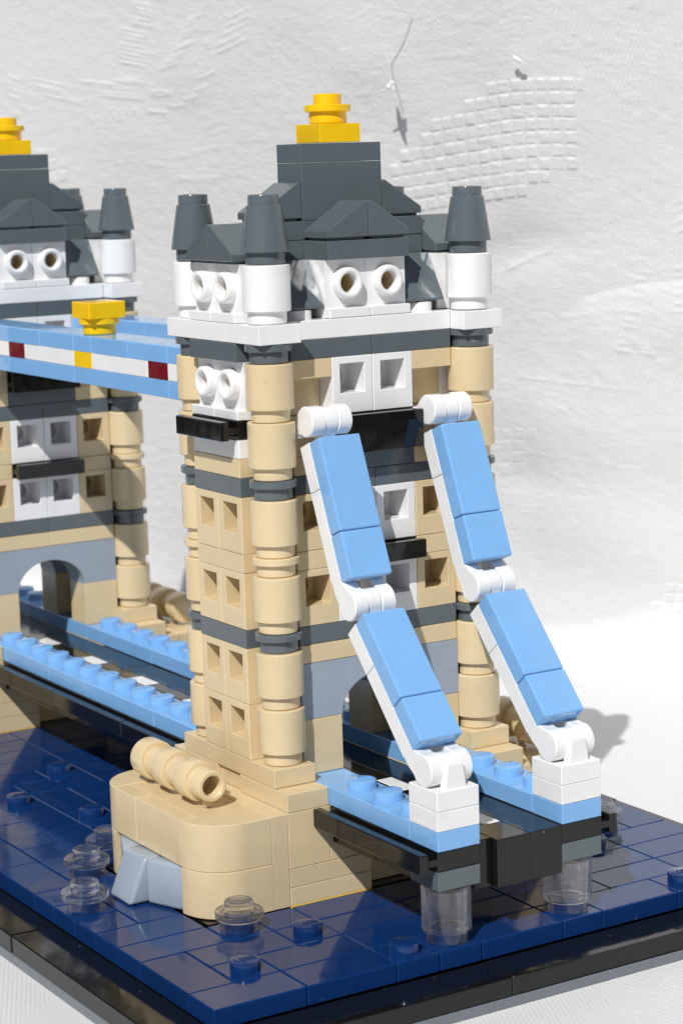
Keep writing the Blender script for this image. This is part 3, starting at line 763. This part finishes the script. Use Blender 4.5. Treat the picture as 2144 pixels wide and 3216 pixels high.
for x in (30, 90): rput('clear_pile', cached('pile', lambda: MB().lathe(PILE, n=40).mesh('clear_pile', 'clear')), (x, -80, .15))

# ---- high level walkways
for wx, lab in ((20, 'walkway with red and yellow marks on its white band'), (80, 'walkway on the far side, mostly hidden')):
    W = part('walkway', (wx, 70, 200), lab)
    def wput(name, me, y, z): put(W, name, me, (0, y - 70, z - 200))
    for a, b in ((70, 120), (120, 220), (220, 300), (300, 350)): wput('girder_plate', m_box(20, b - a, 8, 'blue'), a, 200)
    for a, b, m in ((70, 120, 'white'), (120, 140, 'red'), (140, 200, 'white'), (200, 220, 'yellow'), (220, 280, 'white'), (280, 300, 'red'), (300, 350, 'white')):
        wput('band_plate', m_box(20, b - a, 8, m), a, 208)
    for a, b in ((70, 120), (120, 160), (160, 200), (200, 220), (220, 260), (260, 300), (300, 350)):
        wput('walkway_tile', rounded_box(20, b - a, 7.9, 'blue', .6, 2), a, 216)
    if wx == 20:
        put(W, 'ornament_round_plate', m_round_plate('yellow'), (10, 140, 24)); put(W, 'ornament_tile', rounded_box(20, 20, 8, 'yellow', .8, 2), (0, 130, 32))

# ---- end posts and suspension struts
AX = [(0.4, 199.4), (-28.4, 127.6), (-80.0, 70.3)]            # hinge axes in (y, z)
def seg_frame(i):
    a, b = np.array(AX[i]), np.array(AX[i + 1]); U = (b - a); L = np.linalg.norm(U); U /= L
    N = np.array([U[1], -U[0]])                                # away from the tower, upwards
    if N[1] < 0: N = -N
    return a, U, N, L
def strut_piece(i, kind):
    a, U, N, L = seg_frame(i)
    def T(x, u, n): return (x, a[0] + U[0] * u + N[0] * n, a[1] + U[1] * u + N[1] * n)
    u0 = 8.6; u1 = u0 + 39.6; u2 = u1 + 20.0
    def f():
        if kind in ('tile2', 'tile1'):
            lo, hi = (u0, u1) if kind == 'tile2' else (u1, u2)
            src = rounded_box(20, hi - lo, 8.0, 'blue', .8, 3)
            b = MB(); b.v = [tuple(c / S for c in v.co) for v in src.vertices]; b.f = [tuple(p_.vertices) for p_ in src.polygons]; b.sm = [False] * len(b.f)
            b.tf(lambda x, y, z: T(x, lo + y, z + .15)); mat = 'blue'; fl = True
        elif kind == 'top':
            b = MB().box(.15, u0, -8, 19.85, 28.3, 0, .3)
            poly = [(14, -7.6), (14, -.2), (7.6, -.2), (7.0, 1.2)] + [(6.0 * math.cos(t), 6.0 * math.sin(t)) for t in np.linspace(math.radians(25), math.radians(285), 26)] + [(5.0, -7.0)]
            b.prism([(p_, q) for p_, q in poly], 7.1, 12.9, 'x', .3, True); b.tf(lambda x, y, z: T(x, y, z)); mat = 'white'
        else:
            b = MB().box(.15, 28.5, -8, 19.85, L - 10.5, 0, .3)
            c = L
            poly = [(L - 16, -.1), (L - 16, -7.9), (L - 7, -7.6)] + [(c + 6.6 * math.cos(t), 6.6 * math.sin(t)) for t in np.linspace(math.radians(-105), math.radians(150), 26)] + [(L - 8.5, 1.5), (L - 10, -.1)]
            for p0, p1 in ((.2, 6.8), (13.2, 19.8)): b.prism(poly, p0, p1, 'x', .45, True)
            b.tf(lambda x, y, z: T(x, y, z)); mat = 'white'
        me = b.mesh('strut_' + kind, mat)
        import bmesh
        bm = bmesh.new(); bm.from_mesh(me); bmesh.ops.recalc_face_normals(bm, faces=bm.faces); bm.to_mesh(me); bm.free()
        return me
    return cached(('strut', i, kind), f)
def post_top():
    b = MB().box(.1, .1, 0, 19.9, 19.9, 7.9, .32)
    poly = [(3.4, 7.5), (16.8, 7.5), (16.0, 12.0)] + [(10 + 6.2 * math.cos(t), 14.3 + 6.2 * math.sin(t)) for t in np.linspace(math.radians(-10), math.radians(190), 18)] + [(4.0, 12.0)]
    b.prism(poly, 7.0, 13.0, 'x', .35, True); b.prism([(5.0, 7.6), (15.0, 7.6), (13.6, 17.6), (6.4, 17.6)], 1.4, 5.4, 'y', .3)
    return b.mesh('post_top', 'white')
for sx in (20, 80):
    lab = 'pale blue strut in front of the arch' if sx == 20 else 'pale blue strut beside the far column'
    St = part('suspension_strut', (sx, 0, 192), lab)
    for i in (0, 1):
        for k, nm in (('tile2', 'blue_tile'), ('tile1', 'blue_tile'), ('top', 'hinge_plate'), ('bottom', 'hinge_plate')):
            put(St, nm, strut_piece(i, k), (0, 0, -192))
    Po = part('end_post', (sx, -90, 48))
    put(Po, 'post_plate', m_box(20, 20, 8, 'white'), (0, 0, 0)); put(Po, 'post_hinge_plate', cached('ptop', post_top), (0, 0, 8))

# ================================================================== loose threads on the cloth
def off_cloth(u, v, lift):
    e, s = on_sheet(u, v); p0, n0 = sheet(np.array(e), np.array(s))
    d = (p0 - CPOS); k = lift / abs(n0 @ (d / np.linalg.norm(d)))
    return p0 - d / np.linalg.norm(d) * k
mt, tt, bt = nodes('white_thread'); bt.inputs['Base Color'].default_value = (.85, .84, .82, 1); bt.inputs['Roughness'].default_value = .7
def tube(name, paths, label, cat='thread'):
    b = MB()
    for pts, rad in paths:
        P = [np.array(p_) for p_ in pts]
        Q = []
        for i in range(len(P) - 1):                       # Catmull-Rom
            p0, p1, p2, p3 = P[max(i - 1, 0)], P[i], P[i + 1], P[min(i + 2, len(P) - 1)]
            for t in np.linspace(0, 1, 7)[:-1]:
                Q.append(.5 * ((2 * p1) + (-p0 + p2) * t + (2 * p0 - 5 * p1 + 4 * p2 - p3) * t * t + (-p0 + 3 * p1 - 3 * p2 + p3) * t ** 3))
        Q.append(P[-1]); n = 7; vs = []; fs = []
        for i, q in enumerate(Q):
            tdir = Q[min(i + 1, len(Q) - 1)] - Q[max(i - 1, 0)]; tdir /= np.linalg.norm(tdir) + 1e-9
            a = np.cross(tdir, [.3, .2, .93]); a /= np.linalg.norm(a); c = np.cross(tdir, a)
            f = i / (len(Q) - 1); rr = rad(f) if callable(rad) else rad
            for k in range(n): an = 2 * math.pi * k / n; vs.append(q + rr * (a * math.cos(an) + c * math.sin(an)))
        for i in range(len(Q) - 1):
            for k in range(n): fs.append((i * n + k, i * n + (k + 1) % n, (i + 1) * n + (k + 1) % n, (i + 1) * n + k))
        fs += [tuple(range(n))[::-1], tuple((len(Q) - 1) * n + k for k in range(n))]
        b.add(vs, fs, True)
    c = np.array(b.v).mean(0); b.tf(lambda x, y, z: (x - c[0], y - c[1], z - c[2]))
    o = bpy.data.objects.new(name, b.mesh(name, mt)); COL.objects.link(o); o.location = c * S
    o['label'] = label; o['category'] = cat; return o
q5 = lambda a, b: (1000 + a * .3189, b * .3189)
L1 = 20.0
main = [off_cloth(*q5(*p_), L1) for p_ in ((800, -250), (735, -20), (660, 150), (605, 300), (655, 500), (712, 720), (700, 850), (735, 1000), (640, 1090))]
tube('loose_thread', [(main[:7], .24), ([off_cloth(*q5(705, 835), 13), off_cloth(*q5(690, 850), 19), off_cloth(*q5(690, 858), 27)], lambda f: 1.5 * math.sin(math.pi * min(max(f, .08), .95)) + .25), ([off_cloth(*q5(735, 800), L1), off_cloth(*q5(680, 860), L1), off_cloth(*q5(605, 900), L1)], lambda f: .9 * (1 - f) + .25),
                      ([off_cloth(*q5(*p_), L1) for p_ in ((700, 800), (745, 870), (720, 890))], .6)], 'white thread with a knotted tuft hanging above the pointed yellow finial')
tube('loose_thread', [([off_cloth(1000 + a * .3189, b * .3189, 5) for a, b in ((-40, 510), (40, 400), (160, 400), (290, 430))], lambda f: .35 + .6 * f)], 'small curl of lint on the cloth over the yellow finial')
tube('loose_thread', [([off_cloth(1612, 176, 6), off_cloth(1625, 186, 7), off_cloth(1640, 196, 6)], 1.0), ([off_cloth(1610, 190, 5), off_cloth(1616, 200, 5)], .8)], 'tuft of lint above the basket weave panel of the cloth')
